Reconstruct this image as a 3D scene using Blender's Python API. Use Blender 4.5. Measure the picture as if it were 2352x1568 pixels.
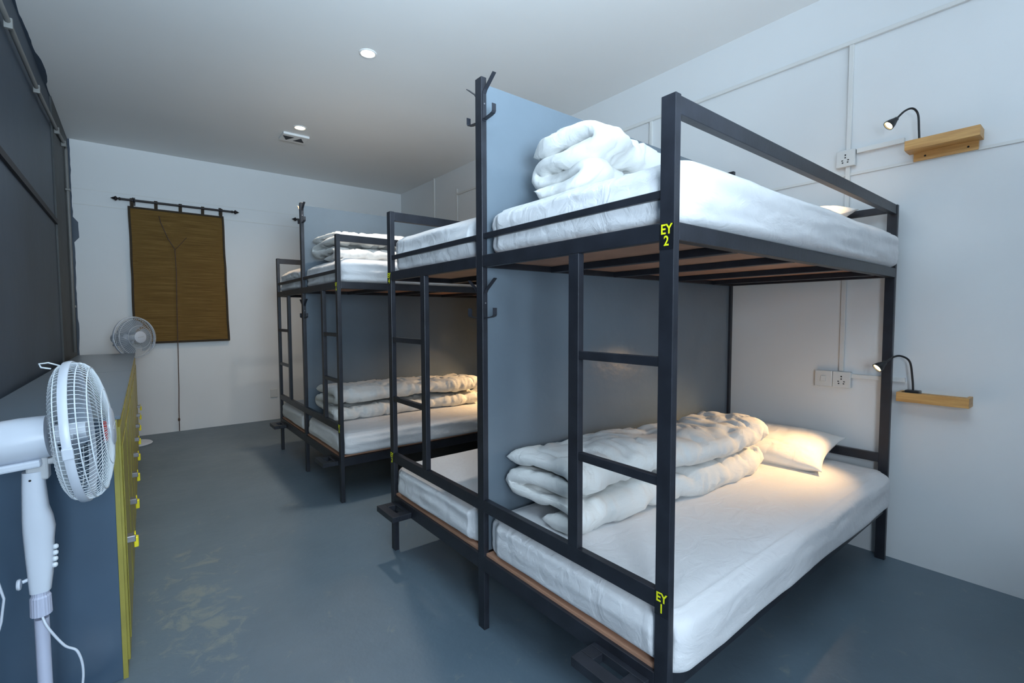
import bpy, bmesh, math, random
from mathutils import Vector, Matrix, noise, Euler
for o in list(bpy.data.objects): bpy.data.objects.remove(o)
S = bpy.context.scene
COL = S.collection
PI = math.pi

# ------------------------------------------------------------------ camera
HC = 1.2898
CF, PITCH, YAW, ROLL = 1094.3, -0.0516, -0.6693, 0.0029
cam_d = bpy.data.cameras.new('camera'); cam = bpy.data.objects.new('camera', cam_d); COL.objects.link(cam)
cam_d.sensor_width = 36.0; cam_d.lens = 36.0 * CF / 2352.0; cam_d.clip_start = 0.05
_F0 = Vector((-math.sin(YAW), math.cos(YAW), 0)); _R0 = Vector((math.cos(YAW), math.sin(YAW), 0)); _Z = Vector((0, 0, 1))
_F = _F0 * math.cos(PITCH) + _Z * math.sin(PITCH); _U = -_F0 * math.sin(PITCH) + _Z * math.cos(PITCH)
_RA = _R0 * math.cos(ROLL) - _U * math.sin(ROLL); _UA = _R0 * math.sin(ROLL) + _U * math.cos(ROLL)
M = Matrix((_RA, _UA, -_F)).transposed().to_4x4(); M.translation = Vector((0, 0, HC))
cam.matrix_world = M
S.camera = cam

# ------------------------------------------------------------------ world, exposure, large lights
S.view_settings.view_transform = 'Standard'; S.view_settings.look = 'None'
S.view_settings.gamma = 1.0; S.view_settings.use_curve_mapping = False
S.view_settings.exposure = 0.36
W = bpy.data.worlds.new('world'); S.world = W; W.use_nodes = True
W.node_tree.nodes['Background'].inputs[0].default_value = (0.55, 0.68, 0.9, 1); W.node_tree.nodes['Background'].inputs[1].default_value = 0.6

def light(name, kind, loc, energy, color, aim=None, **kw):
    d = bpy.data.lights.new(name, kind); d.energy = energy; d.color = color
    for k, v in kw.items(): setattr(d, k, v)
    o = bpy.data.objects.new(name, d); COL.objects.link(o); o.location = loc
    if aim is not None: o.rotation_euler = (Vector(aim) - Vector(loc)).to_track_quat('-Z', 'Y').to_euler()
    return o
# daylight through the window in the wall behind the camera, plus two added fill lights: from the left side and up onto the ceiling
light('window_daylight', 'AREA', (0.8, -3.05, 1.75), 80, (0.70, 0.86, 1.0), (0.5, 3.5, 1.9), shape='RECTANGLE', size=2.0, size_y=1.6)
light('side_fill', 'AREA', (-0.40, -0.95, 1.40), 56, (0.70, 0.85, 1.0), (1.6, 1.5, .6), shape='RECTANGLE', size=0.9, size_y=1.1)
light('ceiling_fill', 'AREA', (0.25, -0.7, 1.7), 66, (0.64, 0.83, 1.0), (.45, .7, 3.0), shape='RECTANGLE', size=0.8, size_y=0.8, spread=math.radians(105))

# ------------------------------------------------------------------ dimensions
XF, XB, XR, YB, H, XL = 1.0864, 3.0864, 3.1292, 6.5743, 3.088, -0.4811
Y1, Y2, Y3 = 0.7061, 1.5615, 2.419
UNIT = 2.576
YR = -3.3
Z1, Z2 = 1.8554, 2.2241
DX, DY = 0.025, 0.043

# ------------------------------------------------------------------ materials
def mat(name, color, rough=0.5, metal=0.0, noise_scale=0, noise_amt=0, bump=0, bump_scale=50, spec=0.5, **kw):
    m = bpy.data.materials.new(name); m.use_nodes = True; nt = m.node_tree; b = nt.nodes['Principled BSDF']
    b.inputs['Base Color'].default_value = (*color, 1); b.inputs['Roughness'].default_value = rough; b.inputs['Metallic'].default_value = metal
    b.inputs['Specular IOR Level'].default_value = spec
    for k, v in kw.items(): b.inputs[k].default_value = v
    tc = nt.nodes.new('ShaderNodeTexCoord')
    if noise_scale:
        n = nt.nodes.new('ShaderNodeTexNoise'); n.inputs['Scale'].default_value = noise_scale; n.inputs['Detail'].default_value = 5
        r = nt.nodes.new('ShaderNodeValToRGB')
        r.color_ramp.elements[0].position = 0.3; r.color_ramp.elements[1].position = 0.7
        r.color_ramp.elements[0].color = (*[c * (1 - noise_amt) for c in color], 1); r.color_ramp.elements[1].color = (*[min(1, c * (1 + noise_amt)) for c in color], 1)
        nt.links.new(tc.outputs['Object'], n.inputs['Vector']); nt.links.new(n.outputs['Fac'], r.inputs['Fac']); nt.links.new(r.outputs['Color'], b.inputs['Base Color'])
    if bump:
        n2 = nt.nodes.new('ShaderNodeTexNoise'); n2.inputs['Scale'].default_value = bump_scale; n2.inputs['Detail'].default_value = 4
        bp = nt.nodes.new('ShaderNodeBump'); bp.inputs['Strength'].default_value = bump; bp.inputs['Distance'].default_value = 0.01
        nt.links.new(tc.outputs['Object'], n2.inputs['Vector']); nt.links.new(n2.outputs['Fac'], bp.inputs['Height']); nt.links.new(bp.outputs['Normal'], b.inputs['Normal'])
    return m
def emit(name, color, strength):
    m = bpy.data.materials.new(name); m.use_nodes = True; b = m.node_tree.nodes['Principled BSDF']
    b.inputs['Base Color'].default_value = (*color, 1); b.inputs['Emission Color'].default_value = (*color, 1); b.inputs['Emission Strength'].default_value = strength
    return m
m_wall = mat('white_wall_paint', (0.74, 0.755, 0.76), 0.55, noise_scale=1.3, noise_amt=0.02, bump=0.10, bump_scale=9)
m_ceil = mat('ceiling_paint', (0.80, 0.80, 0.79), 0.6, noise_scale=1.0, noise_amt=0.02, bump=0.08, bump_scale=3)
m_dark = mat('slate_wall_paint', (0.038, 0.060, 0.092), 0.5, noise_scale=1.6, noise_amt=0.14, bump=0.2, bump_scale=6)
m_darker = mat('dark_gap', (0.012, 0.014, 0.02), 0.6, noise_scale=9, noise_amt=.2)
m_olive = mat('dark_plaster', (0.048, 0.054, 0.055), 0.6, noise_scale=4, noise_amt=.2, bump=.3, bump_scale=12)
m_metal = mat('black_steel', (0.017, 0.019, 0.026), 0.42, noise_scale=14, noise_amt=0.25, bump=0.05, bump_scale=60)
m_panel = mat('blue_grey_board', (0.142, 0.178, 0.212), 0.24, noise_scale=3, noise_amt=0.05, bump=0.16, bump_scale=16)
m_ply = mat('plywood', (0.46, 0.25, 0.16), 0.6, noise_scale=6, noise_amt=0.12)
m_trunk = mat('white_plastic_trunking', (0.70, 0.70, 0.68), 0.4, noise_scale=3, noise_amt=.04)
m_plastic = mat('white_plastic', (0.60, 0.65, 0.73), 0.32, noise_scale=4, noise_amt=.02)
m_pole = mat('fan_pole_metal', (0.50, 0.53, 0.66), 0.28, noise_scale=4, noise_amt=.02, spec=.6)
m_grey = mat('pale_grey_plastic', (0.48, 0.50, 0.52), 0.4, noise_scale=4, noise_amt=.03)
m_wire = mat('white_coated_wire', (0.72, 0.78, 0.83), 0.3, noise_scale=30, noise_amt=.02)
m_black = mat('black_plastic', (0.012, 0.013, 0.015), 0.35, noise_scale=30, noise_amt=.2)
m_hole = mat('dark_hole', (0.006, 0.006, 0.007), 0.8, noise_scale=30, noise_amt=.2)
m_sock = mat('socket_plate', (0.66, 0.67, 0.66), 0.35, noise_scale=8, noise_amt=.02)
m_locker = mat('locker_steel', (0.055, 0.093, 0.142), 0.26, noise_scale=3, noise_amt=0.08, bump=0.05, bump_scale=8)
m_lit_top = mat('lit_locker_top', (0.125, 0.165, 0.205), 0.3, noise_scale=2.5, noise_amt=0.06, bump=0.04, bump_scale=8)  # locker paint with the light on its top put into a paler colour
m_conduit = mat('grey_conduit', (0.21, 0.21, 0.20), 0.5, noise_scale=4, noise_amt=.1)
m_yellow = mat('yellow_door_paint', (0.31, 0.27, 0.050), 0.4, noise_scale=7, noise_amt=0.15)
m_brightyellow = mat('bright_yellow', (0.80, 0.68, 0.02), 0.4, noise_scale=7, noise_amt=0.05)
m_letter = mat('yellow_lettering', (0.86, 0.86, 0.01), 0.5, noise_scale=7, noise_amt=0.03)
m_tape = mat('dark_label_tape', (0.010, 0.011, 0.014), 0.22, noise_scale=9, noise_amt=.1)
m_steel = mat('dull_steel', (0.30, 0.29, 0.31), 0.35, 0.8, noise_scale=20, noise_amt=.1)
m_red = mat('red_tag', (0.5, 0.02, 0.02), 0.5, noise_scale=20, noise_amt=.05)
m_rod = mat('dark_bronze', (0.020, 0.016, 0.018), 0.4, 0.3, noise_scale=20, noise_amt=.2)
m_border = mat('brown_tape', (0.035, 0.022, 0.010), 0.8, noise_scale=40, noise_amt=.2)
m_cord = mat('brown_cord', (0.10, 0.06, 0.045), 0.8, noise_scale=40, noise_amt=.2)
m_glow = emit('lamp_glow', (1.0, 0.78, 0.42), 14)
m_down = emit('downlight_glow', (1.0, 0.90, 0.72), 5.0)
m_down2 = emit('warm_downlight_glow', (1.0, 0.80, 0.48), 5.0)
def mat_blade():
    m = mat('translucent_blade', (0.42, 0.50, 0.60), 0.2, noise_scale=5, noise_amt=.03)
    m.node_tree.nodes['Principled BSDF'].inputs['Alpha'].default_value = 0.62
    return m
m_blade = mat_blade()
def mat_fabric(name, color):
    m = mat(name, color, 0.85, spec=0.2); nt = m.node_tree; b = nt.nodes['Principled BSDF']
    b.inputs['Sheen Weight'].default_value = 0.15
    tc = nt.nodes.new('ShaderNodeTexCoord'); mp = nt.nodes.new('ShaderNodeMapping'); mp.inputs['Scale'].default_value = (1, 1.6, 1.4)
    n = nt.nodes.new('ShaderNodeTexNoise'); n.inputs['Scale'].default_value = 9; n.inputs['Detail'].default_value = 6; n.inputs['Distortion'].default_value = 1.2
    n2 = nt.nodes.new('ShaderNodeTexNoise'); n2.inputs['Scale'].default_value = 420; n2.inputs['Detail'].default_value = 2
    ad = nt.nodes.new('ShaderNodeMath'); ad.operation = 'MULTIPLY_ADD'; ad.inputs[1].default_value = 0.05
    bp = nt.nodes.new('ShaderNodeBump'); bp.inputs['Strength'].default_value = 0.35; bp.inputs['Distance'].default_value = 0.02
    L = nt.links.new
    L(tc.outputs['Object'], mp.inputs['Vector']); L(mp.outputs['Vector'], n.inputs['Vector']); L(tc.outputs['Object'], n2.inputs['Vector'])
    L(n2.outputs['Fac'], ad.inputs[0]); L(n.outputs['Fac'], ad.inputs[2]); L(ad.outputs[0], bp.inputs['Height']); L(bp.outputs['Normal'], b.inputs['Normal'])
    return m
m_sheet = mat_fabric('white_sheet', (0.70, 0.70, 0.71)); m_duvet = mat_fabric('white_duvet', (0.72, 0.72, 0.70)); m_pillow = mat_fabric('pillowcase', (0.80, 0.79, 0.77))

def mat_floor():
    m = bpy.data.materials.new('painted_concrete'); m.use_nodes = True; nt = m.node_tree; b = nt.nodes['Principled BSDF']; L = nt.links.new
    N = nt.nodes.new
    tc = N('ShaderNodeTexCoord')
    def nz(scale, det=6, rough=.6, dist=0):
        n = N('ShaderNodeTexNoise'); n.inputs['Scale'].default_value = scale; n.inputs['Detail'].default_value = det; n.inputs['Roughness'].default_value = rough
        n.inputs['Distortion'].default_value = dist; L(tc.outputs['Object'], n.inputs['Vector']); return n
    a = nz(1.1); r = N('ShaderNodeValToRGB'); r.color_ramp.elements[0].position = .3; r.color_ramp.elements[1].position = .75
    r.color_ramp.elements[0].color = (0.103, 0.148, 0.188, 1); r.color_ramp.elements[1].color = (0.140, 0.192, 0.238, 1); L(a.outputs['Fac'], r.inputs['Fac'])
    # scuffed, lighter worn streak along the aisle
    sx = N('ShaderNodeSeparateXYZ'); L(tc.outputs['Object'], sx.inputs[0])
    def mth(op, x, y=None, z=None):
        n = N('ShaderNodeMath'); n.operation = op
        for i, v in enumerate((x, y, z)):
            if v is None: continue
            if isinstance(v, (int, float)): n.inputs[i].default_value = v
            else: L(v, n.inputs[i])
        return n.outputs[0]
    dx = mth('ABSOLUTE', mth('SUBTRACT', sx.outputs['X'], 0.185)); mx = mth('SUBTRACT', 1.0, mth('MULTIPLY', dx, 4.5))
    dy = mth('ABSOLUTE', mth('SUBTRACT', sx.outputs['Y'], 2.45)); my = mth('SUBTRACT', 1.0, mth('MULTIPLY', dy, 1.05))
    msk = mth('MULTIPLY', mth('MAXIMUM', mx, 0.0), mth('MAXIMUM', my, 0.0))
    p = nz(9, 8, .72, .6); t = mth('MULTIPLY', mth('ADD', p.outputs['Fac'], mth('MULTIPLY', msk, 0.21)), 1.0)
    st = N('ShaderNodeValToRGB'); st.color_ramp.elements[0].position = .60; st.color_ramp.elements[1].position = .72
    st.color_ramp.elements[0].color = (0, 0, 0, 1); st.color_ramp.elements[1].color = (.7, .7, .7, 1); L(t, st.inputs['Fac'])
    mixc = N('ShaderNodeMix'); mixc.data_type = 'RGBA'; L(st.outputs['Color'], mixc.inputs[0]); L(r.outputs['Color'], mixc.inputs[6]); mixc.inputs[7].default_value = (0.22, 0.25, 0.235, 1)
    L(mixc.outputs[2], b.inputs['Base Color'])
    q = nz(2.5); rr = N('ShaderNodeMapRange'); rr.inputs[3].default_value = .34; rr.inputs[4].default_value = .62; L(q.outputs['Fac'], rr.inputs[0]); L(rr.outputs[0], b.inputs['Roughness'])
    bp = N('ShaderNodeBump'); bp.inputs['Strength'].default_value = .25; bp.inputs['Distance'].default_value = .01; L(nz(14).outputs['Fac'], bp.inputs['Height']); L(bp.outputs['Normal'], b.inputs['Normal'])
    return m
m_floor = mat_floor()
def mat_wood():
    m = bpy.data.materials.new('pine_wood'); m.use_nodes = True; nt = m.node_tree; b = nt.nodes['Principled BSDF']; L = nt.links.new; N = nt.nodes.new
    tc = N('ShaderNodeTexCoord'); mp = N('ShaderNodeMapping'); mp.inputs['Scale'].default_value = (30, 2.2, 30); n = N('ShaderNodeTexNoise'); n.inputs['Scale'].default_value = 3; n.inputs['Detail'].default_value = 6
    r = N('ShaderNodeValToRGB'); r.color_ramp.elements[0].position = .3; r.color_ramp.elements[1].position = .7
    r.color_ramp.elements[0].color = (0.46, 0.23, 0.065, 1); r.color_ramp.elements[1].color = (0.66, 0.38, 0.13, 1)
    L(tc.outputs['Object'], mp.inputs[0]); L(mp.outputs[0], n.inputs[0]); L(n.outputs['Fac'], r.inputs[0]); L(r.outputs[0], b.inputs['Base Color']); b.inputs['Roughness'].default_value = .45
    return m
m_wood = mat_wood()
def mat_bamboo():
    m = bpy.data.materials.new('bamboo_slats'); m.use_nodes = True; nt = m.node_tree; b = nt.nodes['Principled BSDF']; L = nt.links.new; N = nt.nodes.new
    tc = N('ShaderNodeTexCoord'); mp = N('ShaderNodeMapping'); mp.inputs['Scale'].default_value = (1.6, 1, 75); n = N('ShaderNodeTexNoise'); n.inputs['Scale'].default_value = 1.6; n.inputs['Detail'].default_value = 7; n.inputs['Roughness'].default_value = .7
    r = N('ShaderNodeValToRGB'); e = r.color_ramp.elements; e[0].position = .25; e[1].position = .78
    e[0].color = (0.15, 0.075, 0.018, 1); e[1].color = (0.62, 0.40, 0.13, 1); x = e.new(.5); x.color = (0.36, 0.205, 0.050, 1)
    L(tc.outputs['Object'], mp.inputs[0]); L(mp.outputs[0], n.inputs[0]); L(n.outputs['Fac'], r.inputs[0])
    L(r.outputs[0], b.inputs['Base Color']); b.inputs['Roughness'].default_value = .6
    bp = N('ShaderNodeBump'); bp.inputs['Strength'].default_value = .6; bp.inputs['Distance'].default_value = .004
    w = N('ShaderNodeTexWave'); w.bands_direction = 'Z'; w.inputs['Scale'].default_value = 42; L(tc.outputs['Object'], w.inputs[0]); L(w.outputs['Fac'], bp.inputs['Height']); L(bp.outputs['Normal'], b.inputs['Normal'])
    return m
m_bamboo = mat_bamboo()

# ------------------------------------------------------------------ mesh helpers
class MB:
    def __init__(s): s.bm = bmesh.new()
    def box(s, a, b, rot=None, bevel=0):
        a, b = Vector(a), Vector(b); c = (a + b) / 2; d = b - a
        r = bmesh.ops.create_cube(s.bm, size=1); vs = r['verts']
        for v in vs:
            v.co = Vector((v.co.x * d.x, v.co.y * d.y, v.co.z * d.z))
            if rot is not None: v.co = rot @ v.co
            v.co += c
        if bevel:
            es = list({e for v in vs for e in v.link_edges})
            bmesh.ops.bevel(s.bm, geom=es, offset=bevel, segments=2, affect='EDGES', profile=.5)
        return s
    def tube(s, pts, r, n=8, caps=True, closed=False):
        pts = [Vector(p) for p in pts]; rings = []; N = len(pts)
        rs = r if isinstance(r, (list, tuple)) else [r] * N
        up = None
        for i, p in enumerate(pts):
            a = pts[(i - 1) % N] if (closed or i > 0) else p; b = pts[(i + 1) % N] if (closed or i < N - 1) else p
            t = (b - a).normalized()
            if up is None: up = t.orthogonal().normalized()
            up = (up - t * up.dot(t)).normalized(); sd = t.cross(up)
            rings.append([s.bm.verts.new(p + (up * math.cos(2 * PI * k / n) + sd * math.sin(2 * PI * k / n)) * rs[i]) for k in range(n)])
        for i in range(N if closed else N - 1):
            A, B = rings[i], rings[(i + 1) % N]
            for k in range(n): s.bm.faces.new((A[k], A[(k + 1) % n], B[(k + 1) % n], B[k]))
        if caps and not closed: s.bm.faces.new(rings[0][::-1]); s.bm.faces.new(rings[-1])
        return s
    def lathe(s, prof, mtx=None, n=32, sx=1, sy=1, ring=False):
        """prof: list of (r, z) about local z; mtx maps to place"""
        mtx = mtx or Matrix.Identity(4); rings = []
        for r, z in prof:
            if r < 1e-6: rings.append([s.bm.verts.new(mtx @ Vector((0, 0, z)))])
            else: rings.append([s.bm.verts.new(mtx @ Vector((r * sx * math.cos(2 * PI * k / n), r * sy * math.sin(2 * PI * k / n), z))) for k in range(n)])
        for A, B in zip(rings, rings[1:]):
            if len(A) == 1 and len(B) == 1: continue
            for k in range(n):
                k2 = (k + 1) % n
                if len(A) == 1: s.bm.faces.new((A[0], B[k2], B[k]))
                elif len(B) == 1: s.bm.faces.new((A[k], A[k2], B[0]))
                else: s.bm.faces.new((A[k], A[k2], B[k2], B[k]))
        for R, fl in ((rings[0], True), (rings[-1], False)):
            if len(R) > 1 and not ring: s.bm.faces.new(R[::-1] if fl else R)
        return s
    def strip(s, pts, w_axis, width, thick):
        """bent flat strip through pts, width along w_axis"""
        pts = [Vector(p) for p in pts]; w = Vector(w_axis).normalized() * width / 2; secs = []
        for i, p in enumerate(pts):
            a = pts[max(i - 1, 0)]; b = pts[min(i + 1, len(pts) - 1)]; t = (b - a).normalized(); nn = t.cross(Vector(w_axis)).normalized() * thick / 2
            secs.append([s.bm.verts.new(q) for q in (p - w - nn, p + w - nn, p + w + nn, p - w + nn)])
        for A, B in zip(secs, secs[1:]):
            for k in range(4): s.bm.faces.new((A[k], A[(k + 1) % 4], B[(k + 1) % 4], B[k]))
        s.bm.faces.new(secs[0][::-1]); s.bm.faces.new(secs[-1]); return s
    def build(s, name, m, parent=None, smooth=False, angle=None, origin=None):
        bmesh.ops.recalc_face_normals(s.bm, faces=s.bm.faces)
        if origin is not None:
            for v in s.bm.verts: v.co -= Vector(origin)
        me = bpy.data.meshes.new(name); s.bm.to_mesh(me); s.bm.free(); me.materials.append(m)
        if smooth:
            for p in me.polygons: p.use_smooth = True
            if angle:
                try: me.set_sharp_from_angle(angle=angle)
                except Exception: pass
        o = bpy.data.objects.new(name, me); COL.objects.link(o)
        if origin is not None: o.location = origin
        if parent is not None: o.parent = parent
        return o
def tag(o, label, cat, group=None):
    o['label'] = label; o['category'] = cat
    if group: o['group'] = group
    return o
def thing(name, label, cat, loc=(0, 0, 0), rot=(0, 0, 0), group=None):
    o = bpy.data.objects.new(name, None); o.empty_display_size = .1; COL.objects.link(o); o.location = loc; o.rotation_euler = rot
    return tag(o, label, cat, group)
def struct(name, mb, m, **k):
    o = mb.build(name, m, **k); o['kind'] = 'structure'; return o
def nz(p, s=1.0, seed=0.0): return noise.noise(Vector((p[0] * s + seed * 7.13, p[1] * s - seed * 3.7, p[2] * s + seed * 1.9)))
def copy_tree(o, parent=None):
    c = o.copy(); COL.objects.link(c)
    if parent: c.parent = parent
    for ch in list(o.children): copy_tree(ch, c)
    return c

# ------------------------------------------------------------------ room shell
struct('floor', MB().box((XL - .1, YR - .1, -.1), (XR + .1, YB + .1, 0)), m_floor)
struct('ceiling', MB().box((XL - .1, YR - .1, H), (XR + .1, YB + .1, H + .1)), m_ceil)
struct('wall_right', MB().box((XR, YR - .1, 0), (XR + .1, YB + .1, H)), m_wall)
struct('wall_back', MB().box((XL - .1, YB, 0), (XR, YB + .1, H)), m_wall)
# rear wall (behind the camera) with a window opening
wx0, wx1, wz0, wz1 = .3, 2.6, .95, 2.55
b = MB(); b.box((XL - .1, YR - .1, 0), (wx0, YR, H)); b.box((wx1, YR - .1, 0), (XR, YR, H)); b.box((wx0, YR - .1, 0), (wx1, YR, wz0)); b.box((wx0, YR - .1, wz1), (wx1, YR, H))
struct('wall_rear', b, m_wall)
b = MB(); t = .05
b.box((wx0, YR - .09, wz0), (wx1, YR - .02, wz0 + t)); b.box((wx0, YR - .09, wz1 - t), (wx1, YR - .02, wz1)); b.box((wx0, YR - .09, wz0 + t), (wx0 + t, YR - .02, wz1 - t)); b.box((wx1 - t, YR - .09, wz0 + t), (wx1, YR - .02, wz1 - t)); b.box((1.42, YR - .09, wz0 + t), (1.48, YR - .02, wz1 - t))
struct('window_1', b, m_trunk)
b = MB(); wy0, wy1 = -1.5, -.4
for a_, c_ in (((wy0, .85), (wy1, .90)), ((wy0, 2.0), (wy1, 2.05)), ((wy0, .90), (wy0 + .05, 2.0)), ((wy1 - .05, .90), (wy1, 2.0))): b.box((XL, a_[0], a_[1]), (XL + .03, c_[0], c_[1]))
struct('added_window', b, m_trunk)  # unseen window frame, added to go with the side fill light
# dark wall on the left with the plaster pier at its far end
struct('wall_left', MB().box((XL - .1, YR, 0), (XL, YB, H)), m_dark)
b = MB(); b.box((XL, 5.42, 0), (XL + .012, YB, H)); struct('trim_1', b, m_olive)
b = MB(); b.box((XL, .3, 2.058), (XL + .016, 5.42, 2.098)); struct('trim_2', b, m_darker)
# uneven edge of the dark paint on ceiling and back wall
random.seed(4)
b = MB(); n = 60; bot = []; top = []
for i in range(n + 1):
    z = 0.0 + (H - .002) * i / n; w = .010 + .012 * abs(nz((0, 0, z * 3), 1, 2)) + .006 * random.random()
    if 2.10 < z < 2.29: w += .04
    bot.append((XL, z)); top.append((XL + .012 + w, z))
vs = [[b.bm.verts.new((x, YB - d, z)) for d in (0, .003)] for x, z in bot], [[b.bm.verts.new((x, YB - d, z)) for d in (0, .003)] for x, z in top]
for i in range(n):
    b.bm.faces.new((vs[0][i][1], vs[1][i][1], vs[1][i + 1][1], vs[0][i + 1][1])); b.bm.faces.new((vs[1][i][0], vs[1][i + 1][0], vs[1][i + 1][1], vs[1][i][1]))
struct('trim_3', b, m_dark)
b = MB(); n = 90; A = []
for i in range(n + 1):
    y = 1.5 + (YB - 1.5) * i / n; w = .006 + .012 * abs(nz((0, y * 2.2, 0), 1, 5)) + .003 * random.random()
    if 4.6 < y < 5.15: w += .022 * math.sin((y - 4.6) / .55 * PI) ** .5
    A.append([b.bm.verts.new((XL, y, H - .003)), b.bm.verts.new((XL + w, y, H - .003)), b.bm.verts.new((XL + w, y, H))])
for P, Q in zip(A, A[1:]):
    b.bm.faces.new((P[0], P[1], Q[1], Q[0])); b.bm.faces.new((P[1], P[2], Q[2], Q[1]))
struct('trim_4', b, m_dark)
# thin plaster beads across the back wall and right wall
struct('trim_5', MB().box((XL + .03, YB - .005, 2.444), (XR, YB, 2.452)), m_trunk)
struct('trim_6', MB().box((XL + .03, YB - .003, 2.600), (XR, YB, 2.605)), m_trunk)
struct('trim_7', MB().box((XR - .008, YR, 2.062), (XR, YB, 2.076)), m_trunk)

# ------------------------------------------------------------------ conduits and trunking
b = MB(); px = XL + .028
run = [(px, 2.6, 2.785), (px, 3.55, 2.796), (px, 4.45, 2.80), (px, 5.5, 2.85), (px, 6.16, 2.90), (px, 6.19, 2.87), (px, 6.19, 1.9), (px, 6.12, .965)]
t = thing('conduit_pipe', 'grey conduit pipe running along the dark left wall and down its far end', 'pipe', (px, 4.4, 2.8))
b.tube([Vector(p) - t.location for p in run], .0125, 10).build('pipe', m_conduit, t, True)
for y, z in ((3.55, 2.796), (4.45, 2.80), (5.5, 2.85), (6.0, 2.885)):
    MB().box((XL + .012 - t.location.x, y - .012 - 4.4, z - .035 - 2.8), (XL + .046 - t.location.x, y + .012 - 4.4, z + .018 - 2.8), bevel=.003).build('clamp', m_conduit, t)
for z in (2.5, 1.4): MB().box((XL + .012 - t.location.x, 6.16 - 4.4 - .0, z - .01 - 2.8), (XL + .046 - t.location.x, 6.215 - 4.4, z + .01 - 2.8), bevel=.003).build('clamp', m_conduit, t)

def trunk(a, c, label, group=None, m=m_trunk):
    return tag(MB().box(a, c, bevel=.002).build('cable_trunking', m), label, 'cable trunking')
trunk((XR - .018, -.6, 2.765), (XR, 5.0, 2.787), 'long white cable trunking running level along the right wall just below the ceiling')
trunk((XR - .018, .935, 2.20), (XR, .957, 2.764), 'white vertical cable trunking between ceiling run and the upper socket by the nearest bed')
trunk((XR - .018, .935, .98), (XR, .957, 2.115), 'white vertical cable trunking between the upper and the lower sockets behind the nearest bed')
trunk((XR - .018, 2.225, 1.9), (XR, 2.247, 2.764), 'white vertical cable trunking on the right wall above the blue divider of the near bunk')
trunk((XR - .018, 5.001, 1.9), (XR, 5.023, 2.84), 'white vertical cable trunking high on the right wall, second from the far corner')
trunk((XR - .018, 5.56, 1.9), (XR, 5.585, H), 'white vertical cable trunking nearest the far right corner of the room')
trunk((XR - .022, .70, 2.172), (XR, .905, 2.197), 'short white cable trunking from the upper socket to the upper wooden shelf')
trunk((XR - .022, .66, .945), (XR, .905, .968), 'short white cable trunking from the lower socket to the lower wooden shelf')

# ------------------------------------------------------------------ wall sockets
def socket(y, z, label, sockets=1, switch=False):
    t = thing('wall_socket', label, 'socket', (XR, y, z))
    k = 0
    if switch:
        MB().box((-.030, .045, -.045), (0, .133, .045), bevel=.004).build('switch_plate', m_sock, t)
        s = MB().box((-.036, .076, -.016), (-.030, .102, .016), bevel=.002).build('rocker', m_sock, t)
    MB().box((-.030, -.045, -.045), (0, .044, .045), bevel=.004).build('socket_plate', m_sock, t)
    b = MB()
    for (a, c, w, h) in ((0, .018, .006, .008), (0, .004, .006, .007), (-.014, -.010, .008, .005), (.014, -.010, .008, .005), (-.012, -.022, .007, .006), (.012, -.022, .007, .006)):
        b.box((-.0312, a - w / 2, c - h / 2), (-.0298, a + w / 2, c + h / 2))
    b.build('pin_holes', m_hole, t)
    return t
socket(.955, 2.155, 'single white wall socket above the top bunk rail beside the upper shelf')
socket(.940, .932, 'white double plate with rocker switch and socket on the wall inside the lower near bunk', switch=True)
t = thing('blank_plate', 'small square outlet plate low on the back wall beside the far bunk post', 'outlet', (1.352, YB, .335))
MB().box((-.04, -.012, -.05), (.04, 0, .05), bevel=.003).build('plate', m_sock, t)

# ------------------------------------------------------------------ shelves and reading lamps
def shelf(label, y0, z0, under=False):
    t = thing('wooden_shelf', label, 'shelf', (XR, y0, z0)); Lh = .272
    MB().box((-.100, 0, 0), (-.084, Lh, .047), bevel=.0015).build('front_lip', m_wood, t)
    MB().box((-.084, .0, 0), (0, Lh, .014)).build('shelf_board', m_wood, t)
    for y in (0, Lh - .014): MB().box((-.084, y, .014), (-.002, y + .014, .047), bevel=.001).build('end_board', m_wood, t)
    cz = -.042 if under else .014
    MB().box((-.016, .015, cz), (0, Lh - .02, cz + (.042 if under else .026))).build('mounting_cleat', m_wood, t)
    for y in (.05, Lh - .065):
        if not under: continue
        MB().lathe([(.0045, 0), (.0045, .0015), (0, .002)], Matrix.Translation((-.016, y, -.022)) @ Matrix.Rotation(-PI / 2, 4, 'Y'), 12).build('screw', m_hole, t)
    return t
shelf('upper wooden wall shelf in pine, seen from below above the top bunk', .410, 2.107, True)
shelf('lower wooden wall shelf in pine beside the back post of the near bunk', .405, .856)
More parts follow.
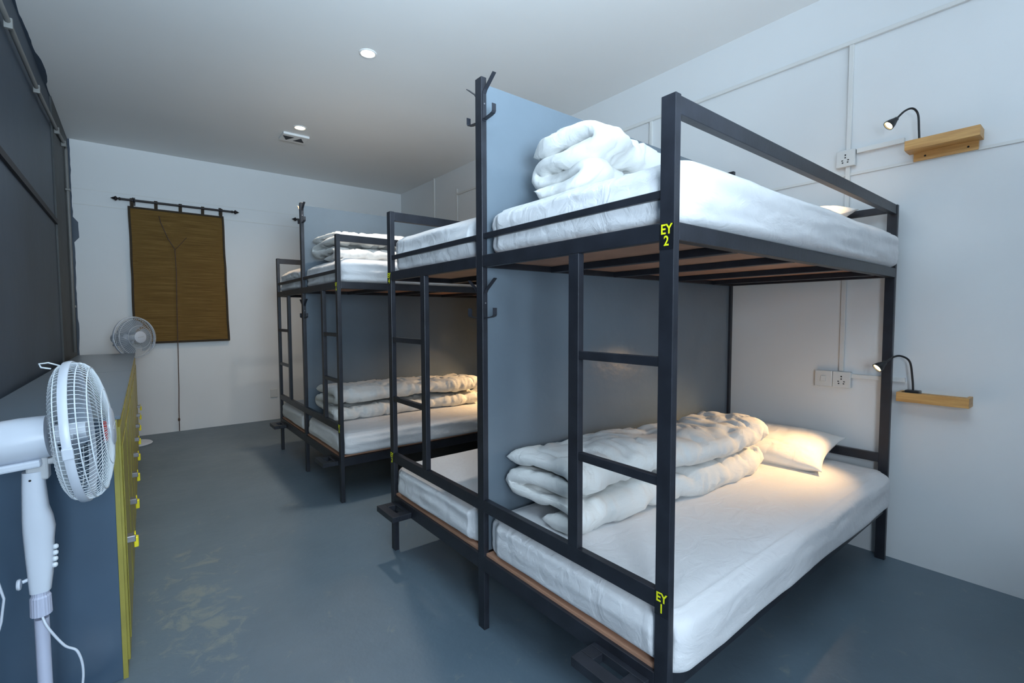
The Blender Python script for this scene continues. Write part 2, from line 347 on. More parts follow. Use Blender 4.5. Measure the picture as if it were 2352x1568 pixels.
def reading_lamp(label, base, peak, head, aim, energy, bh=.016):
    B = Vector(base); t = thing('reading_lamp', label, 'lamp', base, group=None)
    MB().box((-.022, -.03, 0), (.022, .03, bh), bevel=.004).build('lamp_base', m_black, t)
    P, Hh, A = Vector(peak) - B, Vector(head) - B, (Vector(aim) - Vector(head)).normalized()
    back = Hh - A * .04
    c = [Vector((0, 0, bh - .003)), Vector((0, .004, P.z * .45)), Vector((P.x * .25, P.y * .35, P.z * .86)), P, (P + back) / 2 + Vector((0, 0, .012)), back]
    pts = []
    for i in range(len(c) - 1):
        p0, p1, p2, p3 = c[max(i - 1, 0)], c[i], c[i + 1], c[min(i + 2, len(c) - 1)]
        for k in range(8):
            u = k / 8; pts.append(.5 * ((2 * p1) + (p2 - p0) * u + (2 * p0 - 5 * p1 + 4 * p2 - p3) * u * u + (3 * p1 - 3 * p2 + p3 - p0) * u ** 3))
    pts.append(back)
    MB().tube(pts, .0048, 10).build('gooseneck', m_black, t, True)
    q = A.to_track_quat('Z', 'Y').to_matrix().to_4x4(); mt = Matrix.Translation(Hh) @ q
    MB().lathe([(.006, -.044), (.010, -.040), (.012, -.030), (.021, -.010), (.024, .004), (.0245, .010), (.021, .010), (.019, .0)], mt, 24).build('lamp_head', m_black, t, True, math.radians(40))
    MB().lathe([(0.0185, .0), (.0185, .004), (0, .006)], mt, 20).build('bulb', m_glow, t, True)
    l = light('reading_lamp_beam', 'SPOT', Vector(head) + A * .016, energy, (1.0, .62, .28), aim, spot_size=math.radians(84), spot_blend=1.0, shadow_soft_size=.015)
    return t
reading_lamp('black gooseneck reading lamp clipped on the upper wooden shelf, switched on', (3.07, .632, 2.121), (3.03, .655, 2.305), (2.955, .725, 2.232), (2.55, 1.15, 1.70), 22)
reading_lamp('black gooseneck reading lamp standing on the lower wooden shelf, switched on', (3.07, .618, .870), (3.03, .66, 1.086), (2.955, .735, 1.030), (2.40, 1.20, .50), 33, .045)
# the next bed's own shelf and lamp, hidden behind the divider but lighting the pillow end there
shelf('wooden wall shelf beside the lower far bunk, behind the blue divider', 2.98, .856)
reading_lamp('black gooseneck reading lamp on the shelf of the lower far bunk', (3.07, 3.19, .870), (3.03, 3.236, 1.086), (2.955, 3.31, 1.030), (2.35, 3.72, .45), 44)

# ------------------------------------------------------------------ ceiling fittings
def downlight(x, y, label, m, energy, col):
    t = thing('ceiling_downlight', label, 'ceiling light', (x, y, H))
    MB().lathe([(.045, 0), (.058, 0), (.058, -.004), (.050, -.007), (.045, -.004), (.045, 0)], None, 40, ring=True).build('trim_ring', m_ceil, t, True, math.radians(40))
    MB().lathe([(.0445, -.001), (.0445, -.003), (0, -.003)], None, 36).build('diffuser', m, t, True, math.radians(40))
    light('downlight_beam', 'SPOT', (x, y, H - .012), energy, col, (x, y, 0), spot_size=math.radians(150), spot_blend=1.0, shadow_soft_size=.045)
downlight(1.31, 3.231, 'round recessed ceiling downlight nearer the camera', m_down, 80, (1.0, .90, .78))
downlight(1.293, 4.867, 'round warm recessed ceiling downlight next to the ceiling vent box', m_down2, 62, (1.0, .72, .45))
t = thing('ceiling_vent', 'square white ceiling vent box with two dark triangular openings', 'vent', (1.31, 5.155, H))
b = MB(); b.box((-.12, -.105, -.022), (.12, .105, 0), bevel=.004); b.build('vent_box', m_ceil, t)
for cx, s in ((-.062, 1), (.052, -1)):
    b = MB(); tri = [(cx - .052, -.05 * s), (cx + .052, -.05 * s), (cx, .06 * s)]
    lo = [b.bm.verts.new((x, y, -.0235)) for x, y in tri]; hi = [b.bm.verts.new((x, y, -.0215)) for x, y in tri]
    b.bm.faces.new(lo); b.bm.faces.new(hi[::-1])
    for k in range(3): b.bm.faces.new((lo[k], lo[(k + 1) % 3], hi[(k + 1) % 3], hi[k]))
    b.build('vent_opening', m_darker, t)

# ------------------------------------------------------------------ blind and rods
def rod(x0, x1, label):
    yz = (YB - .07, 2.535); t = thing('curtain_rod', label, 'curtain rod', ((x0 + x1) / 2, YB, 2.535)); o = t.location
    f = .085
    R = lambda x: Matrix.Translation((x - o.x, -.07, 0)) @ Matrix.Rotation(PI / 2, 4, 'Y')
    MB().tube([(x0 + f - o.x, -.07, 0), (x1 - f - o.x, -.07, 0)], .0115, 14).build('rod_tube', m_rod, t, True, math.radians(40))
    prof = [(.0, -.085), (.005, -.075), (.010, -.066), (.013, -.058), (.021, -.048), (.024, -.042), (.021, -.036), (.010, -.028), (.009, -.022), (.015, -.014), (.015, -.006), (.0115, 0)]
    for x, s in ((x0 + f, 1), (x1 - f, -1)):
        MB().lathe([(r, z * s) for r, z in prof], R(x), 20).build('finial', m_rod, t, True)
    for x in (x0 + .19, x1 - .19):
        b = MB(); b.box((x - .009 - o.x, -.07, -.018), (x + .009 - o.x, 0, -.010)); b.box((x - .014 - o.x, -.006, -.045), (x + .014 - o.x, 0, .04), bevel=.002)
        b.tube([(x - o.x, -.07 + .02 * math.sin(a), .02 * math.cos(a)) for a in [PI * 2 * k / 12 for k in range(12)]], .005, 6, closed=True)
        b.build('bracket', m_rod, t)
rod(-.155, 1.02, 'dark curtain rod with spear finials holding up the bamboo blind')
rod(1.60, 2.75, 'dark curtain rod end with finial poking out left of the far bunk divider')
bx0, bx1, bz0, bz1 = -.012, .862, 1.015, 2.475
t = thing('bamboo_blind', 'brown bamboo slat blind hanging on the back wall from the dark rod', 'blind', (.425, YB - .035, bz0)); o = t.location
b = MB(); nx, nzc = 24, 60
g = [[None] * (nzc + 1) for _ in range(nx + 1)]
def blind_y(u, v): return .004 * math.sin(u * 7 + 1) * (1 - v) + .008 * nz((u * 2, v * 3, 0), 1, 3)
def edge(u, v): return .006 * nz((u * 3, v * 6, 1), 1, 6)
for i in range(nx + 1):
    for j in range(nzc + 1):
        u, v = i / nx, j / nzc
        g[i][j] = b.bm.verts.new((bx0 + (bx1 - bx0) * u - o.x + edge(u, v) + .022 * (1 - v) * (1 if u > .5 else .4) - .005, blind_y(u, v), bz0 + (bz1 - bz0) * v - o.z + .012 * (u - .3) * (1 - v)))
for i in range(nx):
    for j in range(nzc): b.bm.faces.new((g[i][j], g[i + 1][j], g[i + 1][j + 1], g[i][j + 1]))
bmesh.ops.solidify(b.bm, geom=b.bm.faces[:], thickness=.006)
bl = b.build('slat_panel', m_bamboo, t, True, math.radians(50))
def bpt(u, v, dy=-.008): return Vector((bx0 + (bx1 - bx0) * u - o.x + edge(u, v) + .022 * (1 - v) * (1 if u > .5 else .4) - .005, blind_y(u, v) + dy, bz0 + (bz1 - bz0) * v - o.z + .012 * (u - .3) * (1 - v)))
b = MB()
for u in (0.008, .992): b.strip([bpt(u, k / 40) for k in range(41)], (1, 0, 0), .020, .012)
b.strip([bpt(k / 30, .004) for k in range(31)], (0, 0, 1), .022, .014); b.strip([bpt(k / 30, .993) for k in range(31)], (0, 0, 1), .018, .012)
b.build('border_tape', m_border, t)
for u in (.035, .27, .52, .76, .965):
    x = bx0 + (bx1 - bx0) * u - o.x
    MB().strip([(x, -.012, bz1 - o.z - .02), (x, -.030, 2.52 - o.z), (x, -.046, 2.545 - o.z), (x, -.036, 2.553 - o.z), (x, -.022, 2.545 - o.z), (x, -.018, 2.52 - o.z), (x, -.004, bz1 - o.z - .01)], (1, 0, 0), .030, .003).build('hanging_tab', m_border, t)
b = MB()
cc = lambda x, z: (x - o.x, -.024, z - o.z)
b.tube([cc(.247, 2.40), cc(.26, 2.33), cc(.32, 2.16), cc(.378, 2.05), cc(.384, 1.8), cc(.376, 1.4), cc(.372, 1.0), cc(.366, .5), cc(.358, .25), cc(.356, .012)], .0042, 6)
b.tube([cc(.49, 2.19), cc(.43, 2.11), cc(.384, 2.05)], .0028, 6)
b.lathe([(0, -.02), (.010, -.01), (.011, .01), (.004, .025)], Matrix.Translation(cc(.356, .14)), 12)
b.build('pull_cord', m_cord, t, True)

# ------------------------------------------------------------------ bunk bed units
def lettering(text_lines, parent, loc, size):
    """raised yellow characters on the aisle face of a post (facing -x)"""
    MB().box((loc[0] - .0012, loc[1] - .021, loc[2] - .040), (loc[0] - .0002, loc[1] + .021, loc[2] + .026)).build('number_label', m_tape, parent)
    lab = parent.children[-1]
    for s, dz, sc in text_lines:
        c = bpy.data.curves.new('lettering', 'FONT'); c.body = s; c.size = size * sc; c.align_x = 'CENTER'; c.extrude = .0003; c.offset = .0006
        tmp = bpy.data.objects.new('tmp', c); COL.objects.link(tmp)
        dg = bpy.context.evaluated_depsgraph_get(); me = bpy.data.meshes.new_from_object(tmp.evaluated_get(dg)); bpy.data.objects.remove(tmp)
        me.name = 'lettering'; me.materials.clear(); me.materials.append(m_letter)
        R = Matrix(((0, 0, -1), (-1, 0, 0), (0, 1, 0))).to_4x4()   # local x -> -y, local y -> z, local z -> -x
        me.transform(Matrix.Translation((loc[0] - .0016, loc[1], loc[2] + dz)) @ R @ Matrix.Scale(.86, 4, (1, 0, 0)))
        ob = bpy.data.objects.new('lettering', me); COL.objects.link(ob); ob.parent = lab
def bunk(y0, label, nums):
    t = thing('bunk_bed', label, 'bunk bed', (XF, y0, 0), group=None)
    w = XB - XF; dA, dB, dC = 0, Y2 - Y1, Y3 - Y1
    P = lambda name, a, c, m=m_metal, bv=.0018: MB().box(a, c, bevel=bv).build(name, m, t)
    for d, z in ((dA, Z1), (dB, Z2), (dC, Z1)):
        P('post', (0, d, 0), (DX, d + DY, z)); P('post', (w - DX, d, 0), (w, d + DY, z))
    for a, c in ((dA + DY, dB), (dB + DY, dC)):
        for x in (0, w - DX):
            P('end_rail', (x, a, .250), (x + DX, c, .311)); P('end_rail', (x, a, 1.487), (x + DX, c, 1.534))
        P('foot_rail', (0, a, .497), (DX, c, .5465)); P('guard_rail', (.004, a, 1.598), (.020, c, 1.620))
        P('head_rail', (w - DX, a, .517), (w, c, .563)); P('head_rail', (w - DX, a, 1.818), (w, c, 1.853))
    for d in (dA, dB, dC):
        dd = d + (.012 if d == dA else 0)
        P('side_rail', (DX, dd, .250), (w - DX, d + .035, .309)); P('side_rail', (DX, d, 1.487), (w - DX, d + .035, 1.533))
    for d in (dA, dC): P('top_rail', (DX, d + .004, Z1 - .048), (w - DX, d + .03, Z1 - .001))
    # ladders: one inner upright and two rungs against each outer post
    for lo, hi, r0, r1 in ((.334, .377, DY, .334), (1.339, 1.382, 1.382, dC)):
        P('ladder_upright', (0, lo, .5465), (DX, hi, 1.487))
        for z in (1.168, .846): P('ladder_rung', (.002, r0, z - .012), (.023, r1, z + .014))
    for a, c in ((dA + .035, dB), (dB + .035, dC)):
        P('bed_board', (DX, a, 1.512), (w - DX, c, 1.526), m_ply, 0); P('bed_board', (.012, a, .3115), (w - DX, c, .322), m_ply, 0)
        for x in (.37, .80, 1.30, 1.74):
            P('cross_slat', (x, a, 1.486), (x + .035, c, 1.5115)); P('cross_slat', (x, a, .272), (x + .035, c, .311))
    P('divider_panel', (DX, dB + .014, .323), (w - DX, dB + .030, 2.205), m_panel, .001)
    # steps
    for a, c in ((.058, .258), (1.505, 1.705)):
        b = MB()
        b.box((-.105, a, .254), (-.062, c, .283), bevel=.002); b.box((-.020, a, .254), (0, c, .283), bevel=.002); b.box((-.062, a, .254), (-.020, a + .05, .283), bevel=.002); b.box((-.062, c - .05, .254), (-.020, c, .283), bevel=.002)
        b.build('step', m_metal, t)
    # coat hooks on both sides of the middle post
    for zz in (2.13, 1.355):
        for s, yy in ((-1, dB), (1, dB + DY)):
            b = MB(); k = lambda y, z: (DX * .5, yy + s * y, zz + z)
            b.strip([k(.002, -.075), k(.002, .028), k(.012, .042), k(.070, .085)], (1, 0, 0), .016, .0025)
            b.strip([k(.003, -.070), k(.045, -.066), k(.062, -.062), k(.066, -.056), k(.066, -.030)], (1, 0, 0), .018, .0025)
            h = b.build('coat_hook', m_metal, t)
            MB().lathe([(.003, 0), (.003, .0012), (0, .002)], Matrix.Translation(k(.0035, -.01)) @ Matrix.Rotation(PI / 2 * (1 if s < 0 else -1), 4, 'X'), 10).build('screw', m_steel, h)
    for (d, z, s) in nums:
        lettering([('EY', 0.0, 1.0), (s, -.030, 1.0)], t, (0, d + DY / 2, z), .036)
    return t
bunk(Y1, 'black steel double bunk bed nearest the camera, marked EY 1 and EY 2', ((0, 1.503, '2'), (0, .522, '1'), (Y3 - Y1, 1.503, '4'), (Y3 - Y1, .522, '3')))
bunk(Y1 + UNIT, 'black steel double bunk bed at the far end by the back wall, with blue-grey divider', ((0, 1.503, '6'), (0, .522, '5')))

prev = copy_tree(bpy.data.objects['bunk_bed']); prev.location.y -= UNIT
for ch in [c for c in prev.children if c.name.startswith('number_label')]:
    for g in list(ch.children): bpy.data.objects.remove(g)
    bpy.data.objects.remove(ch)
prev['label'] = 'black steel double bunk bed beside the camera, right of the aisle and outside the picture'

# ------------------------------------------------------------------ soft goods
def grid_box(b, x0, x1, y0, y1, z0, z1, nx, ny, nzz, fn):
    """closed box surface on a grid, each vertex mapped by fn(p, n)"""
    V = {}
    def vert(i, j, k):
        key = (i, j, k)
        if key not in V: V[key] = b.bm.verts.new(fn(Vector((x0 + (x1 - x0) * i / nx, y0 + (y1 - y0) * j / ny, z0 + (z1 - z0) * k / nzz))))
        return V[key]
    for i in range(nx):
        for j in range(ny):
            for k in (0, nzz): b.bm.faces.new((vert(i, j, k), vert(i + 1, j, k), vert(i + 1, j + 1, k), vert(i, j + 1, k)))
    for i in range(nx):
        for k in range(nzz):
            for j in (0, ny): b.bm.faces.new((vert(i, j, k), vert(i + 1, j, k), vert(i + 1, j, k + 1), vert(i, j, k + 1)))
    for j in range(ny):
        for k in range(nzz):
            for i in (0, nx): b.bm.faces.new((vert(i, j, k), vert(i, j + 1, k), vert(i, j + 1, k + 1), vert(i, j, k + 1)))
def mattress(x0, x1, y0, y1, z0, z1, label, seed, rumple=.3, rv=.040, near=False, crown=.012, xmax=None):
    b = MB(); rc = .075
    cx, cy = (x0 + x1) / 2, (y0 + y1) / 2; hx, hy = (x1 - x0) / 2, (y1 - y0) / 2; zc = (z0 + z1) / 2; hz = (z1 - z0) / 2; rv = min(rv, hz * .8)
    def fn(p):
        # plan corners
        dx, dy = p.x - cx, p.y - cy
        ix, iy = max(-(hx - rc), min(hx - rc, dx)), max(-(hy - rc), min(hy - rc, dy))
        vx, vy = dx - ix, dy - iy; L = math.hypot(vx, vy); m = max(abs(vx), abs(vy))
        if L > 1e-9: vx, vy = vx / L * m, vy / L * m
        # vertical rounding
        dz = p.z - zc; rz = rv if dz > 0 else .026; iz = max(-(hz - rz), min(hz - rz, dz)); vz = dz - iz
        ed = m / rc if m > 0 else 0
        h = math.hypot(vx, vy); out = Vector((0, 0))
        a = abs(vz) / rz; e = h / rc
        if a > 0 and e > 0:
            mm = max(a, e); ll = math.hypot(a, e); vz *= mm / ll; vx *= mm / ll; vy *= mm / ll
        q = Vector((cx + ix + vx, cy + iy + vy, zc + iz + vz))
        # belly of the side faces and crown of the top
        side = max(abs(dx) / hx, abs(dy) / hy)
        if side > .97:
            bul = .010 * (1 - (dz / hz) ** 2); n = Vector((vx, vy, 0)); n = n.normalized() if n.length > 1e-6 else n
            q += n * bul
            wr = rumple * (.010 * nz((q.x * 3.0, q.y * 3.0, q.z * 26), 1, seed) + .0022 * nz((q.x * 12, q.y * 12, q.z * 20), 1, seed + 3) + .012 * max(0, .18 - abs(nz((q.x * 2.2, q.y * 2.2, q.z * 12), 1, seed + 9))))
            q += n * wr
        if dz > 0: q.z += crown * max(0, 1 - (dx / hx) ** 2) ** .5 * max(0, 1 - (dy / hy) ** 4) * (dz / hz)
        q.z += rumple * .006 * nz((q.x * 2.1, q.y * 4, 0), 1, seed + 5) * (1 if dz > 0 else 0)
        # seam ridge of the fitted sheet
        sd = min(hx - abs(dx), hy - abs(dy)); q.z += .005 * math.exp(-((sd - .012) / .010) ** 2) * (1 if dz > 0 else 0)
        if near and dy < -.86 * hy and dz < 0:
            f = min(1, (-dy / hy - .86) / .10) * min(1, -dz / hz) ; q.z -= .040 * f * (.75 + .5 * nz((q.x * 2, 0, 0), 1, 4)); q.y -= .006 * f
        if abs(dy) > hy - .068 and dx < 0: q.x = max(q.x, XF + .027)
        if xmax and q.x > xmax and q.y > Y1 - .004: q.x = xmax
        return q
    grid_box(b, x0, x1, y0, y1, z0, z1, 150, 70, 22, fn)
    o = b.build('mattress', m_sheet, None, True, origin=((x0 + x1) / 2, (y0 + y1) / 2, z0)); return tag(o, label, 'mattress')
XM0, XM1 = XF + .012, XB - .032
ya, yb_, yc, yd = Y1 - .018, Y2 - .004, Y2 + .054, Y3 + .020
mattress(XM0, XM1, ya, yb_, .323, .487, 'white-sheeted mattress on the lower bunk nearest the camera, lit by the reading lamp', 1, .6, near=True, xmax=XM1)
mattress(XM0 + .016, XM1 + .005, ya, yb_, 1.527, 1.708, 'white-sheeted mattress on the top bunk nearest the camera, above the EY 2 mark', 2, .9)
mattress(XM0, XM1, yc, yd, .323, .480, 'bare white-sheeted mattress on the lower bunk behind the near blue divider', 3, .9)
mattress(XM0 + .016, XM1, yc, yd, 1.527, 1.715, 'crumpled white-sheeted mattress on the top bunk behind the near blue divider', 4, 1.2)
mattress(XM0, XM1, ya + UNIT, yb_ + UNIT, .323, .482, 'white-sheeted mattress on the lower far bunk in front of the far divider', 5, .9)
mattress(XM0 + .016, XM1, ya + UNIT, yb_ + UNIT, 1.527, 1.70, 'white-sheeted mattress on the top far bunk in front of the far divider', 6, 1.2)
mattress(XM0, XM1, yc + UNIT, yd + UNIT, .323, .478, 'white-sheeted mattress on the lower bunk nearest the back wall', 7, 1.0)
mattress(XM0 + .016, XM1, yc + UNIT, yd + UNIT, 1.527, 1.715, 'crumpled white-sheeted mattress on the top bunk nearest the back wall', 8, 2.2)

for zz, nm in ((.323, 'lower'), (1.527, 'top')):
    for k, (src, pos) in enumerate((('mattress', 'nearer'), ('mattress.002', 'farther'))):
        o = bpy.data.objects[src].copy(); COL.objects.link(o); o.location.y -= UNIT; o.location.z = zz
        o.location.x += .016 if nm == 'top' else 0
        o['label'] = 'white-sheeted mattress on the %s bunk outside the picture, %s side of its divider' % (nm, pos)

def crease(p, s, seed, sharp=.22):
    return -max(0.0, sharp - abs(nz(p, s, seed))) / sharp
def duvet(x0, x1, path, th, label, seed, zbase, rough=1.0, warp=None, end=.045, nx=170, ymax=None, ymin=None):
    """thick ribbon following path (y,z) and drawn out along x: a folded quilt"""
    pts = [Vector((0, y, z)) for y, z in path]
    # smooth and resample the centre line
    for _ in range(3):
        q = [pts[0]]
        for a, c in zip(pts, pts[1:]): q += [a * .75 + c * .25, a * .25 + c * .75]
        q.append(pts[-1]); pts = q
    L = [0]
    for a, c in zip(pts, pts[1:]): L.append(L[-1] + (c - a).length)
    n = max(40, int(L[-1] / .016)); cl = []
    for i in range(n + 1):
        s = L[-1] * i / n; k = 0
        while k < len(L) - 2 and L[k + 1] < s: k += 1
        cl.append(pts[k].lerp(pts[k + 1], (s - L[k]) / max(1e-9, L[k + 1] - L[k])))
    nn = []
    for i in range(n + 1):
        tt = (cl[min(i + 1, n)] - cl[max(i - 1, 0)]).normalized(); nn.append(Vector((0, -tt.z, tt.y)))
    b = MB(); rings = []
    for i in range(nx + 1):
        u = i / nx; ring = []
        # denser sampling at the ends
        u = u + .5 * ((.5 - .5 * math.cos(PI * u)) - u) * 1.9
        for side in (1, -1):
            rng = range(n + 1) if side == 1 else range(n, -1, -1)
            for j in rng:
                s = j / n
                e0 = x0 + .05 * (.5 + nz((s * 5, 0, 0), 1, seed + 1)) ; e1 = x1 - .05 * (.5 + nz((s * 5, 3, 0), 1, seed + 2))
                x = e0 + (e1 - e0) * u
                de = min(x - e0, e1 - x) / end; cap = math.sqrt(max(0, 1 - (1 - min(1, de)) ** 2)) * .94 + .06
                ce = min(s, 1 - s) * L[-1] / (th * .9); ce = math.sqrt(max(0, 1 - (1 - min(1, ce)) ** 2))
                base = Vector((x, cl[j].y, cl[j].z))
                hh = th / 2 * cap * (ce * .95 + .05) * (1 + .22 * nz((x * 3.2, s * 9, side), 1, seed))
                p = base + nn[j] * side * hh
                q = Vector((x, p.y, p.z))
                d = .010 * nz((q.x * 3.2, q.y * 4, q.z * 6), 1, seed + 4) + .004 * nz((q.x * 16, q.y * 11, q.z * 13), 1, seed + 6)
                d += .014 * crease((q.x * 4.0 + q.z * 3.5, q.y * 6, q.z * 9), 1, seed + 7) + .010 * crease((q.x * 11 + q.z * 9, q.y * 9, q.z * 6), 1, seed + 11, .16)
                p += nn[j] * side * d * rough * min(1, de * .5 + .35) * min(1, max(0, cap - .06) * 1.2)
                if warp: p = warp(p, u, s)
                if ymax and p.y > ymax: p.y = ymax
                if p.z < zbase: p.z = zbase + (p.z - zbase) * .05
                ring.append(p)
        rings.append([b.bm.verts.new(p) for p in ring])
    m = len(rings[0])
    for A, B in zip(rings, rings[1:]):
        for k in range(m): b.bm.faces.new((A[k], A[(k + 1) % m], B[(k + 1) % m], B[k]))
    for A, fl in ((rings[0], 1), (rings[-1], 0)):
        for j in range(n):
            q = (A[j], A[j + 1], A[m - 2 - j], A[m - 1 - j]); b.bm.faces.new(q[::-1] if fl else q)
    o = b.build('duvet', m_duvet, None, True, origin=((x0 + x1) / 2, sum(p[0] for p in path) / len(path), zbase)); return tag(o, label, 'duvet')

# lower near bunk: a quilt folded into a thick four-layer bolster
def warp_low(p, u, s):
    p = p.copy(); p.y += .03 * math.sin(u * 5 + 1) + .05 * (.5 - u) * (1 if p.z > .62 else .3); p.z += .02 * nz((u * 4, 0, 0), 1, 3) + (.018 * (u - .3) if p.z > .6 else 0); return p
duvet(1.17, 2.56, [(1.30, .520), (1.17, .520), (1.125, .552), (1.17, .590), (1.46, .585), (1.49, .618), (1.45, .650), (1.17, .655), (1.115, .695), (1.18, .735), (1.50, .715)], .070,
      'white duvet folded into a thick bolster on the lower bunk nearest the camera', 21, .492, 1.15, warp_low, ymax=Y2 + .010)
# top near bunk: big rumpled roll
def warp_up(p, u, s):
    p = p.copy(); p.z = 1.72 + (p.z - 1.72) * .80; z = p.z - 1.72; h = z / .25
    p.z += .015 * math.sin(u * 7 + .8) * h - .045 * max(0, u - .30) * h; p.y += .035 * math.sin(u * 4.0) - .05 * h * (1 - u)
    p.x += (.07 * math.sin(min(1.2, h) * 2.6) - .05) * (1 - u)
    return p
duvet(1.20, 2.12, [(1.40, 1.775), (1.22, 1.765), (1.15, 1.80), (1.19, 1.845), (1.38, 1.83), (1.47, 1.855), (1.44, 1.90), (1.30, 1.885), (1.17, 1.90), (1.13, 1.945), (1.20, 1.99), (1.38, 1.975), (1.48, 1.95)], .098,
      'large rumpled white duvet heaped on the top bunk nearest the camera', 33, 1.722, 1.5, warp_up, .07, ymax=Y2 + .008)
# lower far bunk
def warp_q(p, u, s):
    p = p.copy(); p.y += .02 * math.sin(u * 5); p.z += .012 * nz((u * 5, 0, 0), 1, 8); return p
U2 = UNIT
duvet(1.13, 2.50, [(1.36 + U2, .516), (1.10 + U2, .516), (1.05 + U2, .545), (1.10 + U2, .575), (1.46 + U2, .575), (1.49 + U2, .61), (1.45 + U2, .645), (1.08 + U2, .65), (1.03 + U2, .69), (1.10 + U2, .725), (1.50 + U2, .705)], .068,
      'white duvet folded long against the divider on the lower far bunk', 44, .489, 1.1, warp_q, ymax=Y2 + U2 + .010)
duvet(1.12, 1.75, [(1.2 + U2, 1.735), (.98 + U2, 1.735), (.93 + U2, 1.76), (.99 + U2, 1.79), (1.42 + U2, 1.795), (1.46 + U2, 1.825), (1.42 + U2, 1.855), (.98 + U2, 1.855), (.93 + U2, 1.885), (1.05 + U2, 1.91), (1.46 + U2, 1.90)], .06,
      'white duvet folded in layers on the top far bunk behind its end rail', 55, 1.706, 1.2, warp_q, ymax=Y2 + U2 + .010)

def pillow(loc, rot, size, label, seed):
    b = MB(); n = 56; m = 40; fl = .035
    lx, ly, th = size; V = {}
    def f(i, j, s):
        u, v = i / n * 2 - 1, j / m * 2 - 1
        pu, pv = abs(u), abs(v)
        ih = max(0, 1 - pu ** 3.2) ** .55 * max(0, 1 - pv ** 3.2) ** .55
        # pillowcase flange stays thin
        x = u * lx / 2 * (1 - .05 * (1 - pv ** 2) * 0 ) ; y = v * ly / 2
        pin = 1 - .07 * (1 - pv * pv) * pu ** 2; pin2 = 1 - .10 * (1 - pu * pu) * pv ** 2
        z = s * (th / 2 * ih + .0015) + .006 * nz((u * 2.5, v * 2.5, s), 1, seed) * ih + .004 * crease((u * 3, v * 4, s * 2), 1, seed + 2) * ih + .02 * pu ** 4 * pv ** 4 * nz((u * 2, v * 3, 0), 1, seed)
        return Vector((x * pin, y * pin2, z))
    for s in (1, -1):
        for i in range(n + 1):
            for j in range(m + 1): V[(i, j, s)] = b.bm.verts.new(f(i, j, s))
        for i in range(n):
            for j in range(m): b.bm.faces.new((V[(i, j, s)], V[(i + 1, j, s)], V[(i + 1, j + 1, s)], V[(i, j + 1, s)]))
    for i in range(n):
        for j in (0, m): b.bm.faces.new((V[(i, j, 1)], V[(i + 1, j, 1)], V[(i + 1, j, -1)], V[(i, j, -1)]))
    for j in range(m):
        for i in (0, n): b.bm.faces.new((V[(i, j, 1)], V[(i, j + 1, 1)], V[(i, j + 1, -1)], V[(i, j, -1)]))
    o = b.build('pillow', m_pillow, None, True); o.location = loc; o.rotation_euler = rot; return tag(o, label, 'pillow')
pillow((2.835, 1.205, .565), (0, math.radians(-13), math.radians(4)), (.44, .64, .125), 'white pillow at the wall end of the lower bunk nearest the camera', 3)
pillow((2.84, 1.18, 1.800), (0, math.radians(-14), math.radians(-5)), (.44, .60, .13), 'white pillow at the wall end of the top bunk nearest the camera', 5)
pillow((2.78, 1.15 + U2, .560), (0, math.radians(-12), math.radians(3)), (.44, .62, .12), 'white pillow at the wall end of the lower far bunk', 7)

# ------------------------------------------------------------------ lockers
def lockers(y0, y1, xf, label, group):
    L = y1 - y0; D = .412; h = .936
    t = thing('locker_cabinet', label, 'lockers', (xf, y0, 0), (0, 0, math.radians(-.68)))
    b = MB(); b.box((-D, 0, .0), (-.022, L, h), bevel=.002); b.build('cabinet_body', m_locker, t)
    MB().box((-D - .004, -.003, h), (.002, L - .004, h + .012), bevel=.002).build('top_panel', m_lit_top, t)  # paler than the body to stand for light falling on the top
    n = 4; dw = L / n
    fr = MB()
    for k in range(n + 1): fr.box((-.022, max(0, k * dw - .012), 0), (-.008, min(L, k * dw + .012), h))
    fr.box((-.022, .012, 0), (-.008, L - .012, .05)); fr.box((-.022, .012, h - .025), (-.008, L - .012, h)); fr.build('front_frame', m_yellow, t)
    for k in range(n):
        a, c = k * dw + .016, (k + 1) * dw - .016
        d = MB().box((-.014, a, .055), (.0, c, h - .03), bevel=.002).build('door', m_yellow, t)
        MB().box((0, a + .03, .12), (.004, c - .03, h - .10), bevel=.0015).build('raised_panel', m_yellow, d)
        hy = a + .055
        MB().box((0, hy - .02, .470), (.028, hy + .02, .493), bevel=.002).build('hasp', m_steel, d)
        pl = MB().box((.022, hy - .012, .445), (.036, hy + .012, .483), bevel=.003); pl.tube([(.026, hy - .008, .481), (.026, hy - .008, .499), (.026, hy + .008, .499), (.026, hy + .008, .481)], .0025, 6)
        pl.build('padlock', m_brightyellow, d)
    return t
XK = -.0526
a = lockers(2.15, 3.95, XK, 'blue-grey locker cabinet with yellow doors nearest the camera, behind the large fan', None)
MB().box((-.045, -.002, .865), (-.022, 0, .945)).build('door_tag', m_red, a)
lockers(3.956, 5.93, XK + .0215, 'blue-grey locker cabinet with yellow doors further off, towards the back wall', None)

